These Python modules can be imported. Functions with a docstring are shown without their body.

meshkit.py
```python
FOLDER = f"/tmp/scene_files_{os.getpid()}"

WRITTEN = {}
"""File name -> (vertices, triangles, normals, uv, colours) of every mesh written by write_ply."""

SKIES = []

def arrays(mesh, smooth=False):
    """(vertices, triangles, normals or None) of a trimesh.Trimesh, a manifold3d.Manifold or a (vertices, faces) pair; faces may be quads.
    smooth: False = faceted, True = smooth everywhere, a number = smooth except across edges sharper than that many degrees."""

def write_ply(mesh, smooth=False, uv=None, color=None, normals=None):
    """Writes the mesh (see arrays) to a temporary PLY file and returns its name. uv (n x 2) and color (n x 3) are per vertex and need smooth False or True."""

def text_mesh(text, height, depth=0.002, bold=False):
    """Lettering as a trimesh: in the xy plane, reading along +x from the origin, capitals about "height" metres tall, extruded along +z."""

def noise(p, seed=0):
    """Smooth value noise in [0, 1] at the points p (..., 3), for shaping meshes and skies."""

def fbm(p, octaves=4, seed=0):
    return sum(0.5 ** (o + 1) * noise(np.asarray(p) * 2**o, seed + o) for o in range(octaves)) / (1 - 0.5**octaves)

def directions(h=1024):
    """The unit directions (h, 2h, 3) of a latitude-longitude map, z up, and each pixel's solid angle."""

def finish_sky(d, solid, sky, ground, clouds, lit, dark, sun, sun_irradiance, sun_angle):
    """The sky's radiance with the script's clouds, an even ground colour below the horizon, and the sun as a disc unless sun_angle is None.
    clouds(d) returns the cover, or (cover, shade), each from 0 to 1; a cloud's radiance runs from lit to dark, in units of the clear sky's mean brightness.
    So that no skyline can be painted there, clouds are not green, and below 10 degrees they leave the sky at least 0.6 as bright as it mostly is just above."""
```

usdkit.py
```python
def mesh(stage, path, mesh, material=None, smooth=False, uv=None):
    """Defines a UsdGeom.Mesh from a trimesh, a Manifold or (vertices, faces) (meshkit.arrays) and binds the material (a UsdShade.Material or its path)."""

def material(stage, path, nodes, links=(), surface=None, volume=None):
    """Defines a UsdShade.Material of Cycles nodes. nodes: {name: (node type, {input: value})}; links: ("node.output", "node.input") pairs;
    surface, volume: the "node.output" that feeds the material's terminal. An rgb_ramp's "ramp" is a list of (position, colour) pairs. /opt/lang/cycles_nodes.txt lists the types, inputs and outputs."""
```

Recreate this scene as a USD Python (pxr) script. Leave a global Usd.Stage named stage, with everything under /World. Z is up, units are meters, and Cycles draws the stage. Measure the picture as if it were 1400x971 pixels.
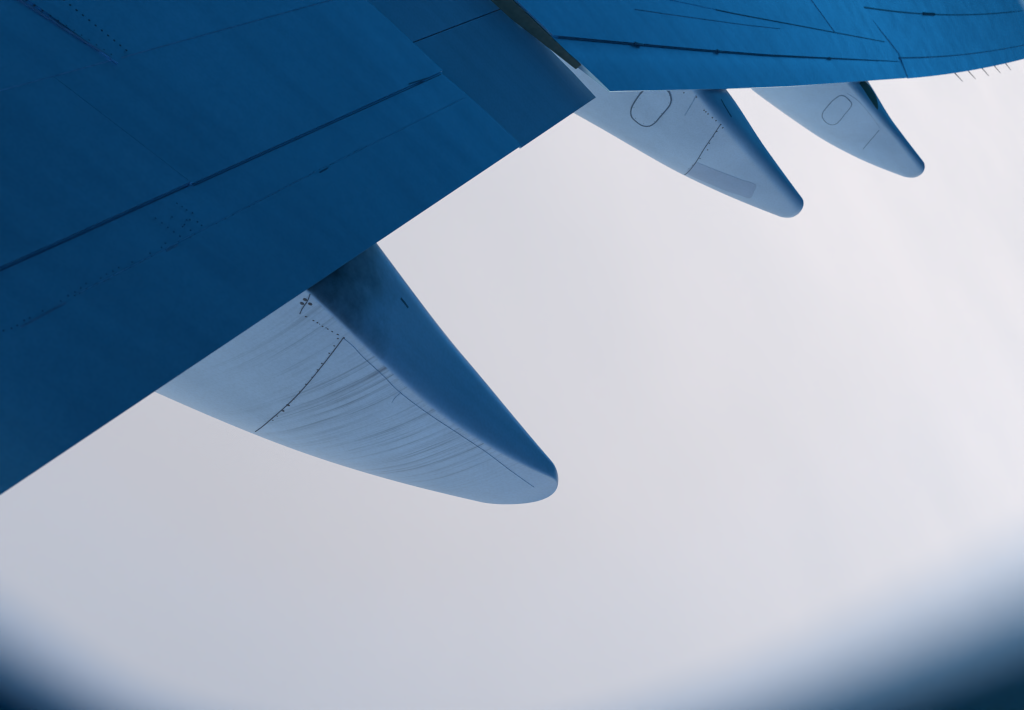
import math
import numpy as np, trimesh, usdkit
from pxr import Usd, UsdGeom, UsdLux, UsdShade, Gf, Sdf
from scipy.interpolate import PchipInterpolator

rng = np.random.default_rng(7)
stage = Usd.Stage.CreateInMemory()
UsdGeom.SetStageUpAxis(stage, UsdGeom.Tokens.z)
UsdGeom.SetStageMetersPerUnit(stage, 1.0)
UsdGeom.Xform.Define(stage, '/World')
UsdGeom.Scope.Define(stage, '/World/Looks')

# ------------------------------------------------------------------ camera
# x = outboard (starboard), y = forward, z = up; the lens is the origin, at a cabin window
RIGHT = np.array([0.12455, -0.69552, 0.70763])
UP = np.array([0.73947, 0.54059, 0.40119])
FWD = np.array([0.66157, -0.47330, -0.58164])
cam = UsdGeom.Camera.Define(stage, '/World/Camera')
cam.AddTransformOp().Set(Gf.Matrix4d(*RIGHT, 0, *UP, 0, *(-FWD), 0, 0, 0, 0, 1))
cam.CreateHorizontalApertureAttr(36.0)
cam.CreateVerticalApertureAttr(36.0 * 710 / 1024)
cam.CreateFocalLengthAttr(1361.0 / 1400 * 36)
cam.CreateFStopAttr(2.5)
cam.CreateFocusDistanceAttr(6.5)
cam.CreateClippingRangeAttr(Gf.Vec2f(0.005, 200000))
cam.CreateExposureAttr(1.79)

# ------------------------------------------------------------------ sky and sun
# low sun on the port side: the fuselage shades the whole starboard wing
SUN_EL, SUN_AZ = math.radians(8.5), math.radians(-90.0)      # azimuth = atan2(x, y)
sun_dir = np.array([math.sin(SUN_AZ) * math.cos(SUN_EL), math.cos(SUN_AZ) * math.cos(SUN_EL), math.sin(SUN_EL)])
usdkit.material(stage, '/World/Looks/sky_look', {
    'sky': ('sky_texture', {'sky_type': 'single_scattering', 'sun_disc': False, 'sun_elevation': SUN_EL, 'sun_rotation': SUN_AZ,
                            'altitude': 11000.0, 'air_density': 1.0, 'aerosol_density': 0.3, 'ozone_density': 3.0}),
    'film': ('mix_color', {'blend_type': 'multiply', 'fac': 1.0, 'b': (0.26, 1.19, 1.02), 'use_clamp': False}),
    'bg': ('background_shader', {'strength': 0.05})},
    [('sky.color', 'film.a'), ('film.result', 'bg.color')], surface='bg.background')
dome = UsdLux.DomeLight.Define(stage, '/World/sky')
dome.CreateIntensityAttr(1.0)
UsdShade.MaterialBindingAPI.Apply(dome.GetPrim()).Bind(UsdShade.Material.Get(stage, '/World/Looks/sky_look'))
sun = UsdLux.DistantLight.Define(stage, '/World/sun')
sun.CreateIntensityAttr(1.25)
sun.CreateAngleAttr(0.5)
sun.CreateNormalizeAttr(True)
sun.CreateColorAttr(Gf.Vec3f(1.0, 0.885, 0.805))
zax = sun_dir
xax = np.cross([0, 0, 1.0], zax); xax /= np.linalg.norm(xax)
yax = np.cross(zax, xax)
sun.AddTransformOp().Set(Gf.Matrix4d(*xax, 0, *yax, 0, *zax, 0, 0, 0, 0, 1))

# ------------------------------------------------------------------ helpers
used = {}
def numbered(parent, name):
    k = used.get((parent, name), 0); used[(parent, name)] = k + 1
    return f'{parent}/{name}' + (f'_{k:03d}' if k else '')

def obj(parent, name, mesh, mat, smooth=30, label=None, kind=None, category=None, group=None):
    path = numbered(parent, name)
    usdkit.mesh(stage, path, mesh, f'/World/Looks/{mat}', smooth=smooth)
    p = stage.GetPrimAtPath(path)
    for k, v in (('label', label), ('kind', kind), ('category', category), ('group', group)):
        if v: p.SetCustomDataByKey(k, v)
    return path

def grid_faces(n, m, wrap=False):
    f = []
    for i in range(n - 1):
        for j in range(m if wrap else m - 1):
            a, b = i * m + j, i * m + (j + 1) % m
            f.append([a, a + m, b + m]); f.append([a, b + m, b])
    return f

# ------------------------------------------------------------------ materials
def paint(name, col, rough=0.17, spec=0.5, var=0.06, extra=None, metal=0.0, grime=0.7):
    """Aircraft enamel: an even colour with faint weathering in large soft patches and fine specks."""
    c = np.array(col)
    n = {'g': ('geometry', {}),
         'n1': ('noise_texture', {'scale': 0.9, 'detail': 5.0, 'roughness': 0.6}),
         'r1': ('rgb_ramp', {'ramp': [(0.3, tuple(c * (1 - var))), (0.7, tuple(np.clip(c * (1 + var), 0, 1)))]}),
         'n2': ('noise_texture', {'scale': 60.0, 'detail': 2.0}),
         'r2': ('rgb_ramp', {'ramp': [(0.35, (0.93,) * 3), (0.6, (1.0,) * 3)]}),
         'm': ('mix_color', {'blend_type': 'multiply', 'fac': 1.0}),
         'oi': ('object_info', {}), 'or': ('map_range', {'from_min': 0.0, 'from_max': 1.0, 'to_min': 0.93, 'to_max': 1.05}), 'om': ('vector_math', {'math_type': 'scale'}),
         'sm': ('mapping', {'scale': (5.0, 0.35, 1.0)}), 'sn0': ('noise_texture', {'scale': 1.0, 'detail': 5.0, 'roughness': 0.65}), 'sr': ('rgb_ramp', {'ramp': [(0.30, (0.80, 0.82, 0.84)), (0.55, (1, 1, 1))]}), 'sm2': ('mix_color', {'blend_type': 'multiply', 'fac': grime}),
         'n3': ('noise_texture', {'scale': 2.2, 'detail': 3.0}),
         'rr': ('map_range', {'from_min': 0.3, 'from_max': 0.7, 'to_min': rough * 0.85, 'to_max': rough * 1.2, 'clamp': True}),
         'nb': ('noise_texture', {'scale': 1.6, 'detail': 2.0}),
         'bm': ('bump', {'strength': 0.12, 'distance': 0.02}),
         'p': ('principled_bsdf', {'specular_ior_level': spec, 'metallic': metal})}
    L = [('g.position', 'n1.vector'), ('g.position', 'n2.vector'), ('g.position', 'n3.vector'), ('g.position', 'nb.vector'),
         ('n1.fac', 'r1.fac'), ('n2.fac', 'r2.fac'), ('r1.color', 'm.a'), ('r2.color', 'm.b'),
         ('n3.fac', 'rr.value'), ('rr.result', 'p.roughness'), ('nb.fac', 'bm.height'), ('bm.normal', 'p.normal')]
    L += [('oi.random', 'or.value'), ('m.result', 'om.vector1'), ('or.result', 'om.scale'), ('g.position', 'sm.vector'), ('sm.vector', 'sn0.vector'), ('sn0.fac', 'sr.fac'), ('om.vector', 'sm2.a'), ('sr.color', 'sm2.b')]
    top = 'sm2.result'
    if extra:
        n2, L2, top = extra(top)
        n.update(n2); L += L2
    L.append((top, 'p.base_color'))
    usdkit.material(stage, f'/World/Looks/{name}', n, L, surface='p.BSDF')

def plain(name, col, rough=0.6, spec=0.4, metallic=0.0):
    usdkit.material(stage, f'/World/Looks/{name}', {
        'g': ('geometry', {}), 'n': ('noise_texture', {'scale': 30.0, 'detail': 3.0}),
        'r': ('rgb_ramp', {'ramp': [(0.3, tuple(np.array(col) * 0.85)), (0.7, tuple(np.clip(np.array(col) * 1.15, 0, 1)))]}),
        'p': ('principled_bsdf', {'roughness': rough, 'specular_ior_level': spec, 'metallic': metallic})},
        [('g.position', 'n.vector'), ('n.fac', 'r.fac'), ('r.color', 'p.base_color')], surface='p.BSDF')

def streaks(y_hi, y_lo, z_top, strength, soot_shade_y=None):
    """Oil streaks running down a fairing's side, of uneven strength; and a patch of soot and painted-in shade just behind the trailing edge."""
    def f(src):
        n = {'sx': ('separate_xyz', {}), 'zo': ('math', {'math_type': 'add', 'value2': 3.35}), 'z2': ('math', {'math_type': 'multiply'}), 'sl': ('math', {'math_type': 'multiply_add', 'value2': -0.09}),
             'wob': ('noise_texture', {'scale': 1.3, 'detail': 1.0}), 'wa': ('math', {'math_type': 'multiply_add', 'value2': 0.05}),
             'cv': ('combine_xyz', {}), 'zz': ('math', {'math_type': 'multiply', 'value2': 0.012}), 'mv': ('mapping', {'scale': (0.2, 1.6, 0.45)}),
             'ns': ('noise_texture', {'scale': 23.0, 'detail': 5.0, 'roughness': 0.68}),
             'rs': ('rgb_ramp', {'ramp': [(0.46, (0, 0, 0)), (0.55, (0.3,) * 3), (0.65, (1, 1, 1))]}),
             'nm': ('noise_texture', {'scale': 1.9, 'detail': 3.0}),
             'rm': ('rgb_ramp', {'ramp': [(0.36, (0.05,) * 3), (0.58, (1, 1, 1))]}),
             'ya': ('map_range', {'from_min': y_hi + 0.25, 'from_max': y_hi - 0.15, 'to_min': 0.0, 'to_max': 1.0, 'clamp': True}),
             'yb': ('map_range', {'from_min': y_lo - 0.2, 'from_max': y_lo + 0.5, 'to_min': 0.0, 'to_max': 1.0, 'clamp': True}),
             'zm': ('map_range', {'from_min': z_top - 1.25, 'from_max': z_top - 0.35, 'to_min': 0.0, 'to_max': 1.0, 'clamp': True}),
             'nz': ('separate_xyz', {}), 'side': ('map_range', {'from_min': 0.35, 'from_max': 0.1, 'to_min': 0.0, 'to_max': 1.0, 'clamp': True}), 'm0': ('math', {'math_type': 'multiply'}),
             'm1': ('math', {'math_type': 'multiply'}), 'm2': ('math', {'math_type': 'multiply'}), 'm3': ('math', {'math_type': 'multiply'}),
             'm4': ('math', {'math_type': 'multiply'}), 'm5': ('math', {'math_type': 'multiply', 'value2': strength}),
             'mx': ('mix_color', {'blend_type': 'mix', 'b': (0.022, 0.075, 0.13)})}
        L = [('g.position', 'sx.vector'), ('sx.z', 'zo.value1'), ('zo.value', 'z2.value1'), ('zo.value', 'z2.value2'), ('z2.value', 'sl.value1'), ('sx.y', 'sl.value3'), ('g.position', 'wob.vector'), ('wob.fac', 'wa.value1'), ('sl.value', 'wa.value3'),
             ('wa.value', 'cv.x'), ('sx.z', 'zz.value1'), ('zz.value', 'cv.y'), ('cv.vector', 'ns.vector'), ('ns.fac', 'rs.fac'),
             ('g.position', 'mv.vector'), ('mv.vector', 'nm.vector'), ('nm.fac', 'rm.fac'), ('sx.y', 'ya.value'), ('sx.y', 'yb.value'), ('sx.z', 'zm.value'),
             ('g.normal', 'nz.vector'), ('nz.z', 'side.value'), ('rs.color', 'm0.value1'), ('side.result', 'm0.value2'), ('m0.value', 'm1.value1'), ('rm.color', 'm1.value2'), ('m1.value', 'm2.value1'), ('ya.result', 'm2.value2'), ('m2.value', 'm3.value1'), ('yb.result', 'm3.value2'),
             ('m3.value', 'm4.value1'), ('zm.result', 'm4.value2'), ('m4.value', 'm5.value1'), ('m5.value', 'mx.fac'), (src, 'mx.a')]
        top = 'mx.result'
        if soot_shade_y is not None:  # soot together with trailing edge shade, both painted into the colour
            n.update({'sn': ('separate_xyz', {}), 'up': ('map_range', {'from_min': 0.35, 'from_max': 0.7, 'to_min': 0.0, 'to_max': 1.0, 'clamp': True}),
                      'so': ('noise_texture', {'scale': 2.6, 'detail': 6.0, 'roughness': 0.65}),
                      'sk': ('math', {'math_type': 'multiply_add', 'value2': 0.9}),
                      'sy': ('map_range', {'from_min': soot_shade_y - 0.10, 'from_max': soot_shade_y + 0.35, 'to_min': 0.0, 'to_max': 1.0, 'clamp': True}),
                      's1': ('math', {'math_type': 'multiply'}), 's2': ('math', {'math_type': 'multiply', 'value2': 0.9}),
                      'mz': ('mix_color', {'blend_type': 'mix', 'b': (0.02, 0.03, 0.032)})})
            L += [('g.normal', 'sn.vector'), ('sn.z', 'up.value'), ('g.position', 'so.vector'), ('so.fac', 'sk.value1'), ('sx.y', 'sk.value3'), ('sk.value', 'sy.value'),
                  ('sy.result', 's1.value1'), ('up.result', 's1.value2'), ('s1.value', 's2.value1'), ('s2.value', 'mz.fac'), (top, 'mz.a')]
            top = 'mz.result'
        return n, L, top
    return f

PAINT = (0.36, 0.56, 0.76)
WING = (0.30, 0.58, 0.76)
paint('wing_paint', WING, rough=0.25, metal=0.75)
paint('flap_paint', tuple(np.array(WING) * 1.03), rough=0.25, metal=0.75)
paint('aileron_paint', (0.27, 0.53, 0.70), rough=0.45, spec=0.3)
paint('tip_paint', tuple(np.array(WING) * 1.04), rough=0.25, metal=0.75)
paint('fuselage_paint', PAINT)
paint('fairing_paint_near', tuple(np.array(PAINT) * [1.05, 1.06, .99]), rough=0.38, metal=0.05, extra=streaks(-1.55, -3.05, -3.45, 0.85, soot_shade_y=-1.35))
paint('fairing_paint', tuple(np.array(PAINT) * [1.09, 1.08, 1.02]), rough=0.38, metal=0.05)
paint('repaint_patch', tuple(np.array(PAINT) * 0.86), rough=0.38, metal=0.05)
plain('sealant', (0.05, 0.09, 0.13))
plain('rivet_metal', (0.05, 0.07, 0.09), rough=0.5)
plain('bay_metal', (0.15, 0.17, 0.12), rough=0.7)
plain('window_trim', (0.11, 0.46, 0.60), rough=0.6)
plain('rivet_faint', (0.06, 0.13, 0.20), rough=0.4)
plain('seam_grey', (0.15, 0.25, 0.35), rough=0.5)
plain('seal_grey', (0.06, 0.13, 0.20), rough=0.5)
plain('scuff_dark', (0.09, 0.15, 0.2))
plain('drip_grey', (0.22, 0.38, 0.53), rough=0.5)
plain('wick_black', (0.05, 0.06, 0.07))
usdkit.material(stage, '/World/Looks/window_glass', {
    'lw': ('layer_weight', {'blend': 0.5}), 'pw': ('math', {'math_type': 'power', 'value2': 5.0}), 'f': ('math', {'math_type': 'multiply_add', 'value2': 0.5, 'value3': 0.02}),
    't': ('transparent_bsdf', {'color': (0.985, 0.99, 0.99)}), 'gl': ('glossy_bsdf', {'color': (1, 1, 1), 'roughness': 0.02}), 'm': ('mix_closure', {})},
    [('lw.facing', 'pw.value1'), ('pw.value', 'f.value1'), ('f.value', 'm.fac'), ('t.BSDF', 'm.closure1'), ('gl.BSDF', 'm.closure2')], surface='m.closure')
usdkit.material(stage, '/World/Looks/cloud', {
    'g': ('geometry', {}), 'n': ('noise_texture', {'scale': 0.0012, 'detail': 4.0, 'roughness': 0.5}),
    'r': ('rgb_ramp', {'ramp': [(0.3, (0.87, 0.88, 0.90)), (0.7, (0.93, 0.925, 0.935))]}),
    'd': ('diffuse_bsdf', {})}, [('g.position', 'n.vector'), ('n.fac', 'r.fac'), ('r.color', 'd.color')], surface='d.BSDF')

# ------------------------------------------------------------------ cloud deck far below
def cloud_deck():
    """A broad, gently rolling deck about a kilometre below: a shallow trough under the aircraft, rising slowly to starboard."""
    qs = np.linspace(-100000, 100000, 4001)
    slope = np.radians(PchipInterpolator([-100000, -9000, -1500, 400, 1600, 4200, 16000, 26000, 100000], [0, 0, -2.0, -2.3, -.4, 2.1, 1.8, 0, 0])(qs))
    hgt = np.cumsum(np.tan(slope)) * (qs[1] - qs[0]); hgt -= np.interp(1500, qs, hgt)
    radii = np.concatenate([[0], np.geomspace(60, 90000, 170)])
    A = 220
    V = []
    for r in radii:
        for a in np.linspace(0, 2 * np.pi, A, endpoint=False):
            x, y = r * math.cos(a), r * math.sin(a)
            z = -1100 + np.interp(.8 * x - .58 * y, qs, hgt) + 1.6 * math.sin(x / 900 + 1.3) * math.sin(y / 700 + .4) * math.exp(-r / 4000)
            V.append((x, y, z))
    return np.array(V), np.array(grid_faces(len(radii), A, wrap=True))
v, f = cloud_deck()
obj('/World', 'cloud_deck', (v, f), 'cloud', smooth=True, label='bright even white cloud deck stretching out far below the wing', kind='structure')

# ------------------------------------------------------------------ the aircraft
AIR = '/World/airliner'
air = UsdGeom.Xform.Define(stage, AIR).GetPrim()
air.SetCustomDataByKey('label', 'blue painted jet airliner, its wing with three pointed flap fairings seen from a cabin window')
air.SetCustomDataByKey('category', 'airplane')

H = 3.2                                    # the lens stands this far above the trailing edge
M_IN = 0.47208
def c_in(s): return 0.622 + M_IN * (s - 1.596)
S_OUT = np.array([6.863, 8.794, 10.398, 13.435, 15.508, 30.0])
C_OUT = np.array([3.144, 4.742, 6.052, 8.475, 10.128, 10.128 + .7977 * (30 - 15.508)])
def c_te(s, outer):                         # distance of the trailing edge behind the lens
    s = np.asarray(s, float)
    o = np.interp(s, S_OUT, C_OUT)
    o = np.where(s < S_OUT[0], C_OUT[0] + .8275 * (s - S_OUT[0]), o)
    return np.where(outer, o, c_in(s))
def c_le(s): return -9 + .9 * (np.asarray(s, float) + 1.4)
def flex(s): return .006 * np.clip(np.asarray(s, float) - 15.2, 0, None) ** 2
def camber(d): return .05 * d - .008 * d * d
def thick(d): return .012 + .105 * np.clip(d, 0, 5)

def slab(s_lo, s_hi, d_lo, d_hi, outer, lift=0.0, ns=24, nd=8, th=None, le=False, curl=None):
    """A wing panel. s_lo, s_hi: its inboard and outboard ends, numbers or functions of d; d_lo, d_hi: its rear and front edges in metres ahead of the trailing edge, numbers or functions of s."""
    top, bot = [], []
    fn = lambda q: q if callable(q) else (lambda _: np.full(np.shape(_), float(q)))
    for a in np.linspace(0, 1, ns):
        for b in np.linspace(0, 1, nd):
            s = fn(s_lo)(0.5) + (fn(s_hi)(0.5) - fn(s_lo)(0.5)) * a
            for _ in range(3):
                lo, hi = float(fn(d_lo)(s)), float(fn(d_hi)(s))
                bb = 1 - (1 - b) ** 2 if le else b
                d = lo + (hi - lo) * bb
                s = float(fn(s_lo)(d)) + (float(fn(s_hi)(d)) - float(fn(s_lo)(d))) * a
            z = -H + float(camber(d)) + float(flex(s)) + (lift(d) if callable(lift) else lift)
            t = float(thick(d)) if th is None else (th(d) if callable(th) else th)
            if le:
                k = min(1, max(0, (hi - d) / .7)); k = math.sqrt(1 - (1 - k) ** 2)
                z -= .45 * t * (1 - k); t = max(t * k, .004)
            y = -(float(c_te(s, outer)) - d)
            top.append((s, y, z)); bot.append((s, y, z - t))
    n = ns * nd
    V = np.array(top + bot)
    F = [list(q) for q in grid_faces(ns, nd)]
    F += [[a + n, c + n, b + n] for a, b, c in grid_faces(ns, nd)]
    ring = [j for j in range(nd)] + [i * nd + nd - 1 for i in range(1, ns)] + [(ns - 1) * nd + j for j in range(nd - 2, -1, -1)] + [i * nd for i in range(ns - 2, 0, -1)]
    for i in range(len(ring)):
        a, b = ring[i], ring[(i + 1) % len(ring)]
        F.append([a, b, b + n]); F.append([a, b + n, a + n])
    m = trimesh.Trimesh(V, np.array(F), process=False)
    trimesh.repair.fix_normals(m)
    return m

ail_l = lambda d: 5.352 - .055 * np.asarray(d)          # inboard end of the aileron
ail_r = lambda d: 6.652 - .06 * np.clip(np.asarray(d) - .25, 0, None)
out_l = lambda d: 6.864 - .16 * np.asarray(d)
h2 = lambda s: .61 - .0235 * (np.asarray(s) - 6.8)                 # rear edge of the outboard spoilers
u2 = lambda s: 1.176 - .058 * (np.asarray(s) - 10.07)              # front edge of the outboard spoilers
end_fl = lambda d: 5.345 - .055 * np.asarray(d)
le_in = lambda s: c_te(s, False) - c_le(s)
le_out = lambda s: c_te(s, True) - c_le(s)

flap_dip = lambda d: -.022 * min(1, d / .72) ** 3
obj(AIR, 'inboard_flap', slab(-1.4, end_fl, 0, .95, False, lift=flap_dip, ns=40, nd=12), 'flap_paint')
obj(AIR, 'spoiler', slab(-1.4, 3.205, .722, 1.388, False, lift=.003, th=.02, ns=20), 'wing_paint')
obj(AIR, 'spoiler', slab(3.2075, end_fl, .712, 1.388, False, lift=.002, th=.018, ns=20), 'wing_paint')
obj(AIR, 'wing_skin', slab(-1.4, end_fl, 1.376, le_in, False, lift=.0035, ns=30, nd=30, le=True), 'wing_paint', label='inner wing skin ahead of the spoilers')
ail_lift = lambda d: -.02 - .015 * d
def lowered(m, k=1.03):                    # a copy of the panel set lower than its neighbours and as much farther aft and out
    m.vertices = m.vertices * k; return m
obj(AIR, 'inboard_aileron', lowered(slab(ail_l, ail_r, -.012, .968, False, lift=ail_lift, ns=14, nd=12)), 'aileron_paint')
obj(AIR, 'shroud_panel', lowered(slab(ail_l, ail_r, .976, le_in, False, lift=-.035, ns=14, nd=30, le=True)), 'aileron_paint', label='fixed wing panel ahead of the inboard aileron')
obj(AIR, 'outboard_flap', slab(out_l, lambda d: 15.55 + .75 * np.asarray(d), 0, lambda s: h2(s) + .18, True, lift=lambda d: -.02 * min(1, d / .5) ** 3, ns=60, nd=12), 'flap_paint')
obj(AIR, 'spoiler', slab(out_l, 15.75, h2, lambda s: u2(s) + .03, True, lift=.003, th=.028, ns=50), 'wing_paint')
obj(AIR, 'wing_skin', slab(out_l, 13.35, lambda s: u2(s) + .005, le_out, True, lift=.009, ns=40, nd=30, le=True), 'wing_paint', label='mid wing skin ahead of the outboard spoilers')
obj(AIR, 'wing_skin', slab(13.358, 15.75, lambda s: u2(s) + .005, le_out, True, lift=.009, ns=14, nd=30, le=True), 'wing_paint', label='short skin panel by the outer end of the spoilers')
obj(AIR, 'wing_skin', slab(15.758, 28.3, lambda s: .49 - .003 * (s - 16), 1.66, True, ns=50, nd=10), 'tip_paint', label='outer wing skin ahead of the outboard aileron')
obj(AIR, 'outboard_aileron', slab(lambda d: 15.558 + .75 * np.asarray(d), 28.3, -.012, lambda s: .483 - .003 * (s - 16), True, ns=50, nd=8), 'tip_paint')
obj(AIR, 'leading_edge_slat', slab(15.758, 28.3, 1.672, le_out, True, lift=.004, ns=50, nd=16, le=True), 'tip_paint')

# ------------------------------------------------------------------ fairings below the trailing edge
FIT = {
 1: [3.578, -0.0613, -3.0465, -3.2366, -3.4255, -3.4993, 0.4105, 0.3349, 0.2315, 0.0014, 2.1237, 1.6687, 1.0962, 0.4739, 0.9335, 0.1237, 0.2833, 0.4217, 3.4834],
 2: [8.6955, 0.032, -3.2586, -3.2396, -3.3146, -3.381, 0.3193, 0.3216, 0.19, -0.093, 1.2084, 0.9008, 0.5695, 0.1721, 0.9527, 0.1364, 0.8703, 3.8556, 6.5171],
 3: [13.4988, -0.0136, -3.3347, -3.2777, -3.326, -3.3232, 0.5145, 0.4075, 0.1709, -0.121, 1.2046, 0.9823, 0.6867, 0.2141, 0.9459, 0.1189, 0.6595, 7.5056, 10.4862]}

def fairing(p, outer, N=90, M=72):
    s0, toe, zt, a, dd, cu, e0, e1, cs, ce = p[0], p[1], p[2:6], p[6:10], p[10:14], p[14], p[15], p[16], p[17], p[18]
    uk = [0, .34, .67, 1.]
    u = np.concatenate([np.linspace(-.55, 0, 16)[:-1], 1 - (1 - np.linspace(0, 1, N)) ** 1.8])
    uc = np.clip(u, 0, 1)
    ztf, af, df = [PchipInterpolator(uk, np.abs(q) if k else q)(uc) for k, q in enumerate((zt, a, dd))]
    nose = np.sqrt(np.clip(1 - (np.clip(-u, 0, None) / .56) ** 2, .0, 1))
    cap = np.where(u > cu, np.sqrt(np.clip(1 - ((u - cu) / (1 - cu)) ** 2, 0, 1)), 1)
    th = np.linspace(0, 2 * np.pi, M, endpoint=False)
    C, S = np.cos(th), np.sin(th)
    mm = np.where(S > 0, 3.2, 2.2)
    X = np.sign(C) * np.abs(C) ** (2 / mm); Z = np.sign(S) * np.abs(S) ** (2 / mm)
    V = []
    for i in range(len(u)):
        e = e0 + (e1 - e0) * uc[i]
        soft = .5 * uc[i] ** 2                            # the top edge softens towards the tail
        df[i] -= e * soft * af[i]; e *= 1 + soft
        zc = ztf[i] - e * af[i]
        mm = np.where(S > 0, 3.2 - 1.0 * uc[i] ** 2, 2.2)
        X = np.sign(C) * np.abs(C) ** (2 / mm); Z = np.sign(S) * np.abs(S) ** (2 / mm)
        mid = zc - df[i] * .5
        zz = zc + np.where(Z > 0, Z * e * af[i], Z * df[i])
        zz = mid + (zz - mid) * cap[i]
        c = cs + (ce - cs) * u[i]
        s = s0 + toe * (c - cs)
        d = float(c_te(s, outer)) - c
        if u[i] < 0:
            zz = -H + (zz + H) * nose[i]
        if d > -.05:                                     # tucked up under the wing's lower skin
            lim = -H + float(camber(max(d, 0))) - float(thick(max(d, 0))) * .6 - .035
            zz = np.minimum(zz, lim)
        V.append(np.stack([s + X * af[i] * cap[i] * nose[i], np.full(M, -c), zz], 1))
    V = np.array(V).reshape(-1, 3)
    F = grid_faces(len(u), M, wrap=True)
    m = trimesh.Trimesh(V, np.array(F), process=True)
    trimesh.repair.fix_normals(m)
    if m.volume < 0: m.invert()
    return m

fair = {k: fairing(p, k > 1) for k, p in FIT.items()}
FL = {1: 'large near fairing with oil streaks down its side', 2: 'middle fairing behind the inboard aileron with a darker repainted patch', 3: 'farthest fairing with a dark slot in its top'}
FP = {}
for k in (1, 2, 3):
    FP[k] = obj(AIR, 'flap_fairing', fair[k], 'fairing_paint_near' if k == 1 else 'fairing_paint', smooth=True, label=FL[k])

# ------------------------------------------------------------------ seams, plates and rivets on the fairings (metres)
def snap(m, P):
    Q, _, t = trimesh.proximity.closest_point(m, np.asarray(P, float))
    return Q, m.face_normals[t]

def resample(P, step):
    P = np.asarray(P, float); L = np.r_[0, np.cumsum(np.linalg.norm(np.diff(P, axis=0), axis=1))]
    n = max(2, int(L[-1] / step) + 1); t = np.linspace(0, L[-1], n)
    return np.stack([PchipInterpolator(L, P[:, k])(t) for k in range(3)], 1)

def ribbon(m, P, w, h=.003, closed=False, step=.03):
    P = np.asarray(P, float)
    if closed: P = np.vstack([P, P[:1]])
    Q, N = snap(m, resample(P, step))
    T = np.gradient(Q, axis=0); T /= np.linalg.norm(T, axis=1)[:, None]
    B = np.cross(T, N); B /= np.linalg.norm(B, axis=1)[:, None]
    V = np.stack([Q - B * w / 2 - N * .004, Q - B * w / 2 + N * h, Q + B * w / 2 + N * h, Q + B * w / 2 - N * .004], 1).reshape(-1, 3)
    F = grid_faces(len(Q), 4, wrap=True) + ([] if closed else [[0, 1, 2], [0, 2, 3], [len(V) - 4, len(V) - 2, len(V) - 3], [len(V) - 4, len(V) - 1, len(V) - 2]])
    r = trimesh.Trimesh(V, np.array(F), process=False); trimesh.repair.fix_normals(r); return r

def rivet_heads(m, P, r=.006, h=.003):
    Q, N = snap(m, P); V, F = [], []
    for q, n in zip(Q, N):
        a = np.cross(n, [.3, .5, .81]); a /= np.linalg.norm(a); b = np.cross(n, a); k = len(V)
        for t in np.linspace(0, 2 * np.pi, 6, endpoint=False): V.append(q + r * (a * math.cos(t) + b * math.sin(t)) - n * .001)
        V.append(q + n * h); F += [[k + i, k + (i + 1) % 6, k + 6] for i in range(6)]
    return trimesh.Trimesh(np.array(V), np.array(F), process=False)

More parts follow.
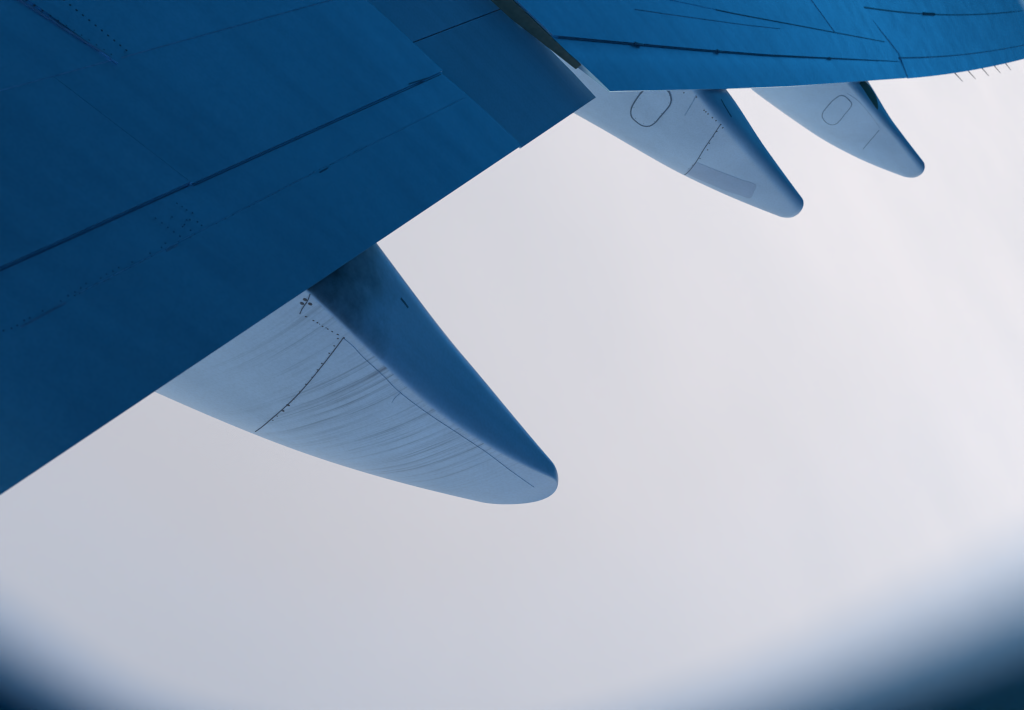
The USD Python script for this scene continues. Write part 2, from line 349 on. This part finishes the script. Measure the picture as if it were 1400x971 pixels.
def plate(m, P, h):
    import shapely
    from scipy.spatial import Delaunay
    P = resample(np.vstack([P, P[:1]]), .03)[:-1]
    c = P.mean(0); n = np.linalg.svd(P - c)[2][2]; a = np.linalg.svd(P - c)[2][0]; b = np.cross(n, a)
    U = np.stack([(P - c) @ a, (P - c) @ b], 1); poly = shapely.Polygon(U)
    lo, hi = U.min(0), U.max(0)
    G = np.array([(x, y) for x in np.arange(lo[0], hi[0], .045) for y in np.arange(lo[1], hi[1], .045) if poly.buffer(-.015).contains(shapely.Point(x, y))])
    A = np.vstack([U, G]) if len(G) else U
    F = np.array([f for f in Delaunay(A).simplices if poly.buffer(1e-4).contains(shapely.Point(A[f].mean(0)))])
    Q, N = snap(m, c + A[:, :1] * a + A[:, 1:] * b)
    V = np.vstack([Q + N * h, Q - N * .004]); k, nb = len(A), len(U)
    S = [[i, (i + 1) % nb, (i + 1) % nb + k] for i in range(nb)] + [[i, (i + 1) % nb + k, i + k] for i in range(nb)]
    r = trimesh.Trimesh(V, np.vstack([F, F[:, ::-1] + k, S]), process=False); trimesh.repair.fix_normals(r); return r

DET = {
 1: dict(
  seam_cross=[(3.185, -1.686, -3.381), (3.190, -1.749, -3.628), (3.210, -1.832, -3.987), (3.250, -1.891, -4.324), (3.322, -1.946, -4.611)],
  seam_front=[(3.180, -1.395, -3.268), (3.178, -1.416, -3.318), (3.179, -1.431, -3.380), (3.180, -1.446, -3.419)],
  seam_corner=[(3.180, -1.446, -3.419), (3.181, -1.498, -3.406), (3.182, -1.568, -3.399), (3.184, -1.659, -3.388)],
  seam_long=[(3.185, -1.692, -3.389), (3.186, -1.743, -3.395), (3.189, -1.834, -3.421), (3.194, -2.001, -3.456), (3.200, -2.134, -3.491), (3.211, -2.332, -3.514), (3.229, -2.566, -3.528), (3.257, -2.796, -3.552), (3.306, -3.086, -3.615), (3.355, -3.320, -3.669)],
  bracket=[(3.201, -2.149, -3.491), (3.201, -2.157, -3.542), (3.203, -2.174, -3.592)],
  rivets=[(3.185, -1.674, -3.413), (3.185, -1.690, -3.384), (3.186, -1.697, -3.473), (3.187, -1.716, -3.540), (3.190, -1.743, -3.638), (3.192, -1.762, -3.701), (3.196, -1.783, -3.776), (3.200, -1.798, -3.857), (3.206, -1.821, -3.943), (3.213, -1.841, -4.030), (3.222, -1.859, -4.111), (3.231, -1.876, -4.190), (3.242, -1.892, -4.272), (3.254, -1.907, -4.342), (3.180, -1.476, -3.413), (3.181, -1.517, -3.405), (3.182, -1.539, -3.402), (3.182, -1.571, -3.403), (3.183, -1.599, -3.398), (3.184, -1.624, -3.395), (3.184, -1.654, -3.390)],
  bolts=[(3.178, -1.402, -3.317), (3.178, -1.409, -3.351), (3.179, -1.436, -3.322), (3.222, -1.859, -4.111), (3.231, -1.876, -4.190)],
  scuff=[(3.600, -1.904, -3.329), (3.598, -1.937, -3.336), (3.591, -1.970, -3.343)],
 ),
 2: dict(
  panel=[(8.389, -4.032, -3.613), (8.386, -4.129, -3.495), (8.388, -4.203, -3.482), (8.391, -4.278, -3.510), (8.395, -4.332, -3.565), (8.401, -4.361, -3.641), (8.409, -4.387, -3.725), (8.423, -4.418, -3.823), (8.431, -4.423, -3.873), (8.438, -4.406, -3.915), (8.442, -4.373, -3.945), (8.441, -4.310, -3.960), (8.438, -4.244, -3.962), (8.429, -4.179, -3.931), (8.418, -4.128, -3.874), (8.408, -4.096, -3.811), (8.398, -4.061, -3.727)],
  screws=[(8.390, -4.241, -3.503), (8.394, -4.309, -3.560), (8.406, -4.365, -3.694), (8.420, -4.403, -3.811), (8.436, -4.363, -3.918), (8.434, -4.261, -3.938), (8.417, -4.148, -3.863), (8.401, -4.092, -3.743)],
  seam_cross=[(8.411, -4.833, -3.333), (8.416, -4.905, -3.482), (8.435, -4.981, -3.635), (8.480, -5.088, -3.815), (8.617, -5.231, -4.074)],
  rivets=[(8.393, -4.426, -3.321), (8.389, -4.310, -3.381), (8.398, -4.595, -3.355), (8.398, -4.620, -3.352), (8.400, -4.654, -3.351), (8.402, -4.717, -3.345), (8.405, -4.768, -3.339), (8.411, -4.839, -3.333), (8.415, -4.883, -3.343), (8.412, -4.881, -3.411), (8.416, -4.910, -3.477), (8.440, -5.019, -3.623), (8.426, -4.957, -3.555), (8.467, -5.074, -3.758), (8.501, -5.114, -3.881), (8.530, -5.146, -3.951), (8.445, -5.009, -3.683)],
  patch=[(8.483, -5.102, -3.816), (8.505, -5.247, -3.767), (8.538, -5.436, -3.700), (8.566, -5.620, -3.629), (8.587, -5.784, -3.559), (8.605, -5.858, -3.636), (8.632, -5.926, -3.728), (8.630, -5.811, -3.797), (8.627, -5.661, -3.878), (8.608, -5.437, -3.961), (8.585, -5.231, -4.026)],
  streak=[(8.394, -4.407, -3.307), (8.393, -4.450, -3.383), (8.396, -4.491, -3.466), (8.399, -4.524, -3.535)],
  slit=[(8.623, -4.722, -3.242), (8.574, -4.798, -3.245), (8.545, -4.908, -3.254)],
 ),
 3: dict(
  panel=[(13.038, -8.177, -3.557), (13.046, -8.188, -3.659), (13.068, -8.246, -3.800), (13.096, -8.311, -3.911), (13.122, -8.402, -3.970), (13.140, -8.511, -3.980), (13.146, -8.609, -3.940), (13.137, -8.632, -3.881), (13.118, -8.603, -3.804), (13.091, -8.531, -3.679), (13.073, -8.462, -3.544), (13.063, -8.402, -3.498), (13.048, -8.282, -3.500), (13.040, -8.212, -3.518)],
  screws=[(13.042, -8.185, -3.609), (13.058, -8.225, -3.734), (13.084, -8.290, -3.862), (13.123, -8.430, -3.957), (13.143, -8.563, -3.962), (13.122, -8.603, -3.828), (13.100, -8.556, -3.729), (13.077, -8.478, -3.589), (13.055, -8.339, -3.497)],
  seam_long=[(13.039, -8.212, -3.459), (13.051, -8.308, -3.432), (13.064, -8.417, -3.412), (13.086, -8.572, -3.405), (13.155, -8.867, -3.423), (13.251, -9.209, -3.462)],
  seam_cross=[(13.251, -9.207, -3.485), (13.264, -9.253, -3.570), (13.284, -9.315, -3.688), (13.325, -9.419, -3.867)],
  slot=[(13.231, -8.299, -3.288), (13.551, -8.574, -3.278), (13.574, -8.714, -3.283), (13.511, -8.837, -3.290), (13.335, -8.847, -3.294), (13.233, -8.859, -3.314), (13.199, -8.741, -3.310), (13.192, -8.573, -3.298), (13.214, -8.420, -3.290)],
 ),
}
for k, w in ((1, .0045), (2, .007), (3, .009)):
    D, m, P = DET[k], fair[k], FP[k]
    for n in ('seam_cross', 'seam_front', 'seam_corner', 'seam_long', 'bracket'):
        if k == 1 and n in ('seam_long', 'seam_corner'):
            row_ = resample(D[n], .034); keep = rng.random(len(row_)) < (.75 if n == 'seam_long' else .9)
            obj(P, 'rivet', rivet_heads(m, row_[keep], r=.0045), 'sealant' if n == 'seam_corner' else 'seam_grey', kind='stuff', label='dotted row of tiny rivets')
            if n == 'seam_long': obj(P, 'panel_seam', ribbon(m, D[n], .0028, h=.002), 'drip_grey')
        elif n in D: obj(P, 'panel_seam', ribbon(m, D[n], w * (.4 if n == 'seam_long' else .55 if n in ('seam_long', 'seam_corner', 'bracket') else 1)), 'drip_grey' if n in ('seam_corner', 'bracket', 'seam_long') else 'seam_grey' if k == 3 else 'sealant')
    if 'panel' in D:
        obj(P, 'access_panel', plate(m, D['panel'], .004), 'fairing_paint')
        obj(P, 'panel_seal', ribbon(m, D['panel'], .014 if k == 2 else .012, h=.005, closed=True), 'seal_grey' if k == 2 else 'seam_grey')
        obj(P, 'panel_screw', rivet_heads(m, D['screws'], r=.014 if k == 2 else .012, h=.006), 'rivet_metal', label='screws round the access panel', kind='stuff')
    if 'rivets' in D:
        obj(P, 'rivet', rivet_heads(m, D['rivets'], r=.0075 if k == 1 else .011), 'rivet_metal', kind='stuff', label='rows of small rivets along the seams')
    for q in D.get('bolts', []):
        obj(P, 'bolt', rivet_heads(m, [q], r=.014, h=.005), 'rivet_metal')
    if 'patch' in D: obj(P, 'repair_patch', plate(m, D['patch'], .002), 'repaint_patch', label='darker repainted patch low on the side')
    if 'scuff' in D: obj(P, 'scuff', ribbon(m, D['scuff'], .014, h=.0015), 'scuff_dark', label='dark scuff on the top')
    if 'slit' in D: obj(P, 'scuff', ribbon(m, D['slit'], .02, h=.0015), 'scuff_dark', label='dark scuff on the top')
    if 'streak' in D: obj(P, 'drip_mark', ribbon(m, D['streak'], .012, h=.0012), 'drip_grey', label='grey drip mark on the side')
    if 'slot' in D: obj(P, 'top_slot', plate(m, D['slot'], .002), 'bay_metal', label='dark open slot in the top')

# ------------------------------------------------------------------ small things on the wing
def on_wing(s, d, outer=False, lift=0.0):
    return np.array([s, -(float(c_te(s, outer)) - d), -H + float(camber(d)) + float(flex(s)) + lift])
def wing_bar(pts, w, h, outer=False, lift=0.0):
    """A thin strip lying on the wing through the points (s, d)."""
    Q = np.array([on_wing(s, d, outer, lift) for s, d in pts]); N = np.array([0, 0, 1.0])
    T = np.gradient(Q, axis=0); T /= np.linalg.norm(T, axis=1)[:, None]; B = np.cross(T, N)
    V = np.stack([Q - B * w / 2 - N * .004, Q - B * w / 2 + N * h, Q + B * w / 2 + N * h, Q + B * w / 2 - N * .004], 1).reshape(-1, 3)
    F = grid_faces(len(Q), 4, wrap=True) + [[0, 1, 2], [0, 2, 3], [len(V) - 4, len(V) - 2, len(V) - 3], [len(V) - 4, len(V) - 1, len(V) - 2]]
    r = trimesh.Trimesh(V, np.array(F), process=False); trimesh.repair.fix_normals(r); return r
def wing_rivets(pts, r=.005, outer=False, lift=.001):
    V, F = [], []
    for s, d in pts:
        q = on_wing(s, d, outer, lift); k = len(V)
        for t in np.linspace(0, 2 * np.pi, 6, endpoint=False): V.append(q + [r * math.cos(t), r * math.sin(t), -.001])
        V.append(q + [0, 0, .0025]); F += [[k + i, k + (i + 1) % 6, k + 6] for i in range(6)]
    return trimesh.Trimesh(np.array(V), np.array(F), process=False)
span = lambda a, b, d0, d1, n=20: [(s, d0 + (d1 - d0) * (s - a) / (b - a)) for s in np.linspace(a, b, n)]
flap_sag = lambda d: -.022 * min(1, d / .72) ** 3
# dark strips painting in the shade line under the spoilers' rear edge
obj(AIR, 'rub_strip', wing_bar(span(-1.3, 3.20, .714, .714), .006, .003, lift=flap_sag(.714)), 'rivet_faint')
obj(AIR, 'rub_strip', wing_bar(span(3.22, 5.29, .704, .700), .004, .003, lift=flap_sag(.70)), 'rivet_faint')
# row of rivets along the flap, with dashes of sealant
row = [(s + rng.normal(0, .003), .499 + rng.normal(0, .003)) for s in np.arange(2.1, 4.25, .026) if rng.random() < (.85 if s < 2.75 or 3.3 < s < 3.85 else .45)]
row2 = [(s + .012, .517 + rng.normal(0, .003)) for s in np.arange(2.3, 2.9, .03) if rng.random() < .6]
box_ = [(2.99 + rng.normal(0, .03), .56 + rng.normal(0, .035)) for _ in range(6)] + [(3.06 + rng.normal(0, .012), d) for d in np.linspace(.52, .66, 7)] + [(2.93, d) for d in np.linspace(.52, .64, 5)]
obj(AIR, 'rivet_row', wing_rivets(row + row2 + box_, r=.0042, lift=-.0065), 'rivet_faint', kind='stuff', label='row of small rivets along the inboard flap')
obj(AIR, 'sealant_dash', wing_bar(span(2.15, 2.34, .486, .490, 6), .008, .002, lift=-.007), 'seam_grey')
obj(AIR, 'sealant_dash', wing_bar(span(2.82, 2.885, .49, .491, 4), .008, .002, lift=-.007), 'seam_grey')
obj(AIR, 'sealant_dash', wing_bar(span(3.82, 3.885, .487, .488, 4), .008, .002, lift=-.007), 'rivet_faint')
obj(AIR, 'skin_seam', wing_bar(span(3.95, 5.28, .497, .487, 12), .003, .001, lift=-.007), 'drip_grey')
obj(AIR, 'skin_seam', wing_bar(span(2.4, 3.8, .50, .50, 12), .003, .001, lift=-.007), 'drip_grey')
# strap plate ahead of the spoilers, riveted along its edges
sp_l, sp_r = [(3.508 - .19 * (d - 1.38), d) for d in np.linspace(1.385, 2.3, 14)], [(3.604, d) for d in np.linspace(1.385, 2.3, 14)]
strap_c = [((a[0] + b[0]) / 2, a[1]) for a, b in zip(sp_l, sp_r)]
obj(AIR, 'strap_plate', wing_bar(strap_c, .125, .004, lift=.007), 'wing_paint')
edge = [(3.503 - .19 * (d - 1.38) + o, d) for d in np.arange(1.40, 2.2, .03) for o in (.012,)] + [(3.592, d) for d in np.arange(1.40, 2.2, .03)]
obj(AIR, 'skin_seam', wing_bar(span(-1.3, 5.25, 1.377, 1.377, 30), .004, .002, lift=.003), 'drip_grey')
obj(AIR, 'rivet_row', wing_rivets(edge, r=.0055, lift=.0115), 'rivet_metal', kind='stuff', label='rivets along both edges of the strap plate')
obj(AIR, 'skin_seam', wing_bar([(3.498 - .19 * (d - 1.38), d) for d in np.linspace(1.385, 2.3, 14)], .005, .0055, lift=.007), 'seam_grey')
# dark inner end of the outboard flap, above the tapering trailing edge
obj(AIR, 'end_rib', slab(lambda d: out_l(d) - .012, lambda d: out_l(d) - .002, .30, 1.9, True, lift=-.012, ns=2, nd=10, th=lambda d: .02 + .11 * d), 'bay_metal', label='dark end rib of the outboard flap')
# hinge covers and marks along the outboard spoilers' rear edge
for s, ln in ((7.88, .11), (9.3, .08), (12.45, .12)):
    d = float(h2(s)); obj(AIR, 'hinge_cover', wing_bar([(s - ln / 2, d + .004), (s, d - .012), (s + ln / 2, d - .016)], .014, .008, outer=True), 'rivet_faint')
obj(AIR, 'hinge_cover', wing_bar([(4.93, .722), (5.02, .716), (5.12, .708)], .007, .005), 'rivet_faint')
obj(AIR, 'rub_strip', wing_bar(span(6.85, 15.6, float(h2(6.85)) - .006, float(h2(15.6)) - .006, 40), .005, .003, outer=True, lift=-.012), 'rivet_faint')  # painted shade line behind the outboard spoilers
obj(AIR, 'skin_seam', wing_bar(span(10.0, 15.6, float(u2(10.0)) + .002, float(u2(15.6)) + .002, 30), .006, .002, outer=True, lift=.008), 'rivet_faint')
obj(AIR, 'skin_seam', wing_bar(span(8.3, 11.4, 1.03, .97, 20), .008, .0015, outer=True, lift=.004), 'drip_grey')
obj(AIR, 'skin_seam', wing_bar([(13.354, d) for d in np.linspace(.995, 2.6, 12)], .014, .004, outer=True, lift=.009), 'drip_grey')
obj(AIR, 'skin_seam', wing_bar([(15.555 + .72 * d if d < .5 else 16.0 - .27 * (d - .5), d) for d in np.linspace(.02, 2.2, 24)], .009, .002, outer=True, lift=.006), 'drip_grey')
obj(AIR, 'skin_seam', wing_bar(span(15.9, 28.2, .478, .445, 40), .014, .004, outer=True, lift=.009), 'drip_grey')
obj(AIR, 'skin_seam', wing_bar(span(15.8, 26.7, 1.668, 1.668, 40), .025, .006, outer=True), 'rivet_faint')
obj(AIR, 'hinge_cover', wing_bar(span(19.3, 20.1, 1.668, 1.668, 6), .05, .02, outer=True), 'sealant')

# ------------------------------------------------------------------ static wicks on the outboard aileron
for s, ln in ((18.85, .62), (19.95, .62), (21.15, .62), (22.25, .6), (23.3, .56)):
    z0 = -H + float(flex(s)) - .006
    a = np.array([s, -float(c_te(s, True)) + .05, z0]); b = a + np.array([.50, -.86, -.03]) * (ln + .05)
    t = trimesh.creation.cylinder(radius=.011, segment=[a, b], sections=6)
    q = t.vertices; w = (q - a) @ (b - a) / ((b - a) @ (b - a))
    q = q - (q - (a + w[:, None] * (b - a))) * (w[:, None] * .5); t.vertices = q
    obj(AIR, 'static_wick', t, 'wick_black')

# ------------------------------------------------------------------ fuselage with the cabin window
FC, FR, XW = np.array([-3.125, 0, -.6]), 3.2, .055
from scipy.interpolate import CubicSpline
import shapely
# outline of the oval window opening, (y, z) in metres
OVAL = np.array([[-.0392, -.1518], [-.0602, -.1622], [-.0890, -.1525], [-.1085, -.1180], [-.1078, -.0680], [-.1030, -.0480], [-.0960, -.0280], [-.0815, .0275],
                 [-.0412, .0715], [.0138, .0852], [.0619, .0619], [.088, 0], [.0798, -.0756], [.0385, -.1238]])
_L = np.r_[0, np.cumsum(np.linalg.norm(np.diff(np.vstack([OVAL, OVAL[:1]]), axis=0), axis=1))]
_c = CubicSpline(_L, np.vstack([OVAL, OVAL[:1]]), bc_type='periodic')(np.linspace(0, _L[-1], 200))
_h = shapely.Polygon(_c).convex_hull.buffer(.01).buffer(-.0075)
def grow(g, n=96):
    R = (_h.buffer(g, quad_segs=24) if g else _h).exterior; c = np.array([-.01, -.04])
    A = np.linspace(0, 2 * np.pi, n, endpoint=False); out = []
    for t in A:
        ray_ = shapely.LineString([c, c + 2 * np.array([math.cos(t), math.sin(t)])]); q = ray_.intersection(R)
        q = q if q.geom_type == 'Point' else list(q.geoms)[0]; out.append((q.x, q.y))
    return np.array(out)
def loft(rings):
    n = len(rings[0][1])
    V = np.array([(x, y, z) for x, R in rings for y, z in R])
    F = grid_faces(len(rings), n, wrap=True)
    m = trimesh.Trimesh(V, np.array(F), process=False); return m
skin_x = lambda z: FC[0] + math.sqrt(FR ** 2 - (z - FC[2]) ** 2)
import manifold3d as m3
ys = np.array([-32, -26, -20, -14, 0, 16, 20, 23, 24.5]); rs = np.array([.35, .62, .86, 1, 1, 1, .88, .6, .08])
A = 120
V, = [np.array([(FC[0] + FR * k * math.cos(t), y, FC[2] + (1 - k) * (1.2 if y < 0 else -.6) + FR * k * math.sin(t)) for y, k in zip(ys, rs) for t in np.linspace(0, 2 * np.pi, A, endpoint=False)])]
F = grid_faces(len(ys), A, wrap=True)
n0 = len(V); V = np.vstack([V, [FC[0], ys[0], FC[2] + .65 * 1.2], [FC[0], ys[-1], FC[2] - .55]])
F += [[n0, (j + 1) % A, j] for j in range(A)] + [[n0 + 1, (len(ys) - 1) * A + j, (len(ys) - 1) * A + (j + 1) % A] for j in range(A)]
tube = trimesh.Trimesh(V, np.array(F)); trimesh.repair.fix_normals(tube)
inn = tube.copy(); inn.vertices = inn.vertices * 1.0
inn.vertices[:, 0] = FC[0] + (inn.vertices[:, 0] - FC[0]) * .985; inn.vertices[:, 2] = FC[2] + (inn.vertices[:, 2] - FC[2]) * .985; inn.vertices[:, 1] *= .97
def man(m): return m3.Manifold(m3.Mesh(np.asarray(m.vertices, np.float32), np.asarray(m.faces, np.uint32)))
hole = trimesh.creation.extrude_polygon(__import__('shapely').Polygon(grow(.17)), 1.0)
hole.apply_transform(np.array([[0, 0, 1, -.6], [1, 0, 0, 0], [0, 1, 0, 0], [0, 0, 0, 1.0]])); trimesh.repair.fix_normals(hole)
shell = (man(tube) - man(inn)) - man(hole)
belly = trimesh.creation.icosphere(4); belly.vertices = belly.vertices * [2.9, 8.0, 1.9] + [FC[0], -1.0, -3.35]  # unseen belly bulge, added to keep the sun off the near fairing
belly = trimesh.Trimesh(belly.vertices, belly.faces)
obj(AIR, 'belly_fairing', man(belly) - man(tube), 'fuselage_paint', smooth=30)
obj(AIR, 'fuselage', shell, 'fuselage_paint', smooth=20)
xs = .073
frame = loft([(XW - .022, grow(.30)), (XW - .022, grow(.020)), (XW - .020, grow(.013)), (XW - .012, grow(.006)), (XW - .001, grow(.001)), (XW, grow(0)), (XW + .001, grow(.001)), (xs, grow(.070)), (xs + .006, grow(.10)), (xs + .006, grow(.14)), (XW + .008, grow(.14)), (XW - .004, grow(.30)), (XW - .022, grow(.30))])
obj(AIR, 'window_frame', frame, 'window_trim')
usdkit.material(stage, '/World/Looks/tint_ring_look', {
    't': ('transparent_bsdf', {'color': (0.52, 0.72, 0.88)}), 'gl': ('glossy_bsdf', {'color': (0.6, 0.8, 1.0), 'roughness': 0.3}), 'm': ('mix_closure', {'fac': 0.03})},
    [('t.BSDF', 'm.closure1'), ('gl.BSDF', 'm.closure2')], surface='m.closure')
lip = loft([(XW + .0010, grow(-.0050)), (XW + .0022, grow(-.0050)), (XW + .0022, grow(.003)), (XW + .0010, grow(.003)), (XW + .0010, grow(-.0050))])  # added ring, there to tint the blurred window edge blue
obj(AIR, 'window_seal', lip, 'tint_ring_look', smooth=False, label='added translucent ring tinting the edge of the window opening blue')
pane = trimesh.creation.extrude_polygon(__import__('shapely').Polygon(grow(.08)), .004)
pane.apply_transform(np.array([[0, 0, 1, xs - .001], [1, 0, 0, 0], [0, 1, 0, 0], [0, 0, 0, 1.0]])); trimesh.repair.fix_normals(pane)
obj(AIR, 'window_pane', pane, 'window_glass', smooth=False)
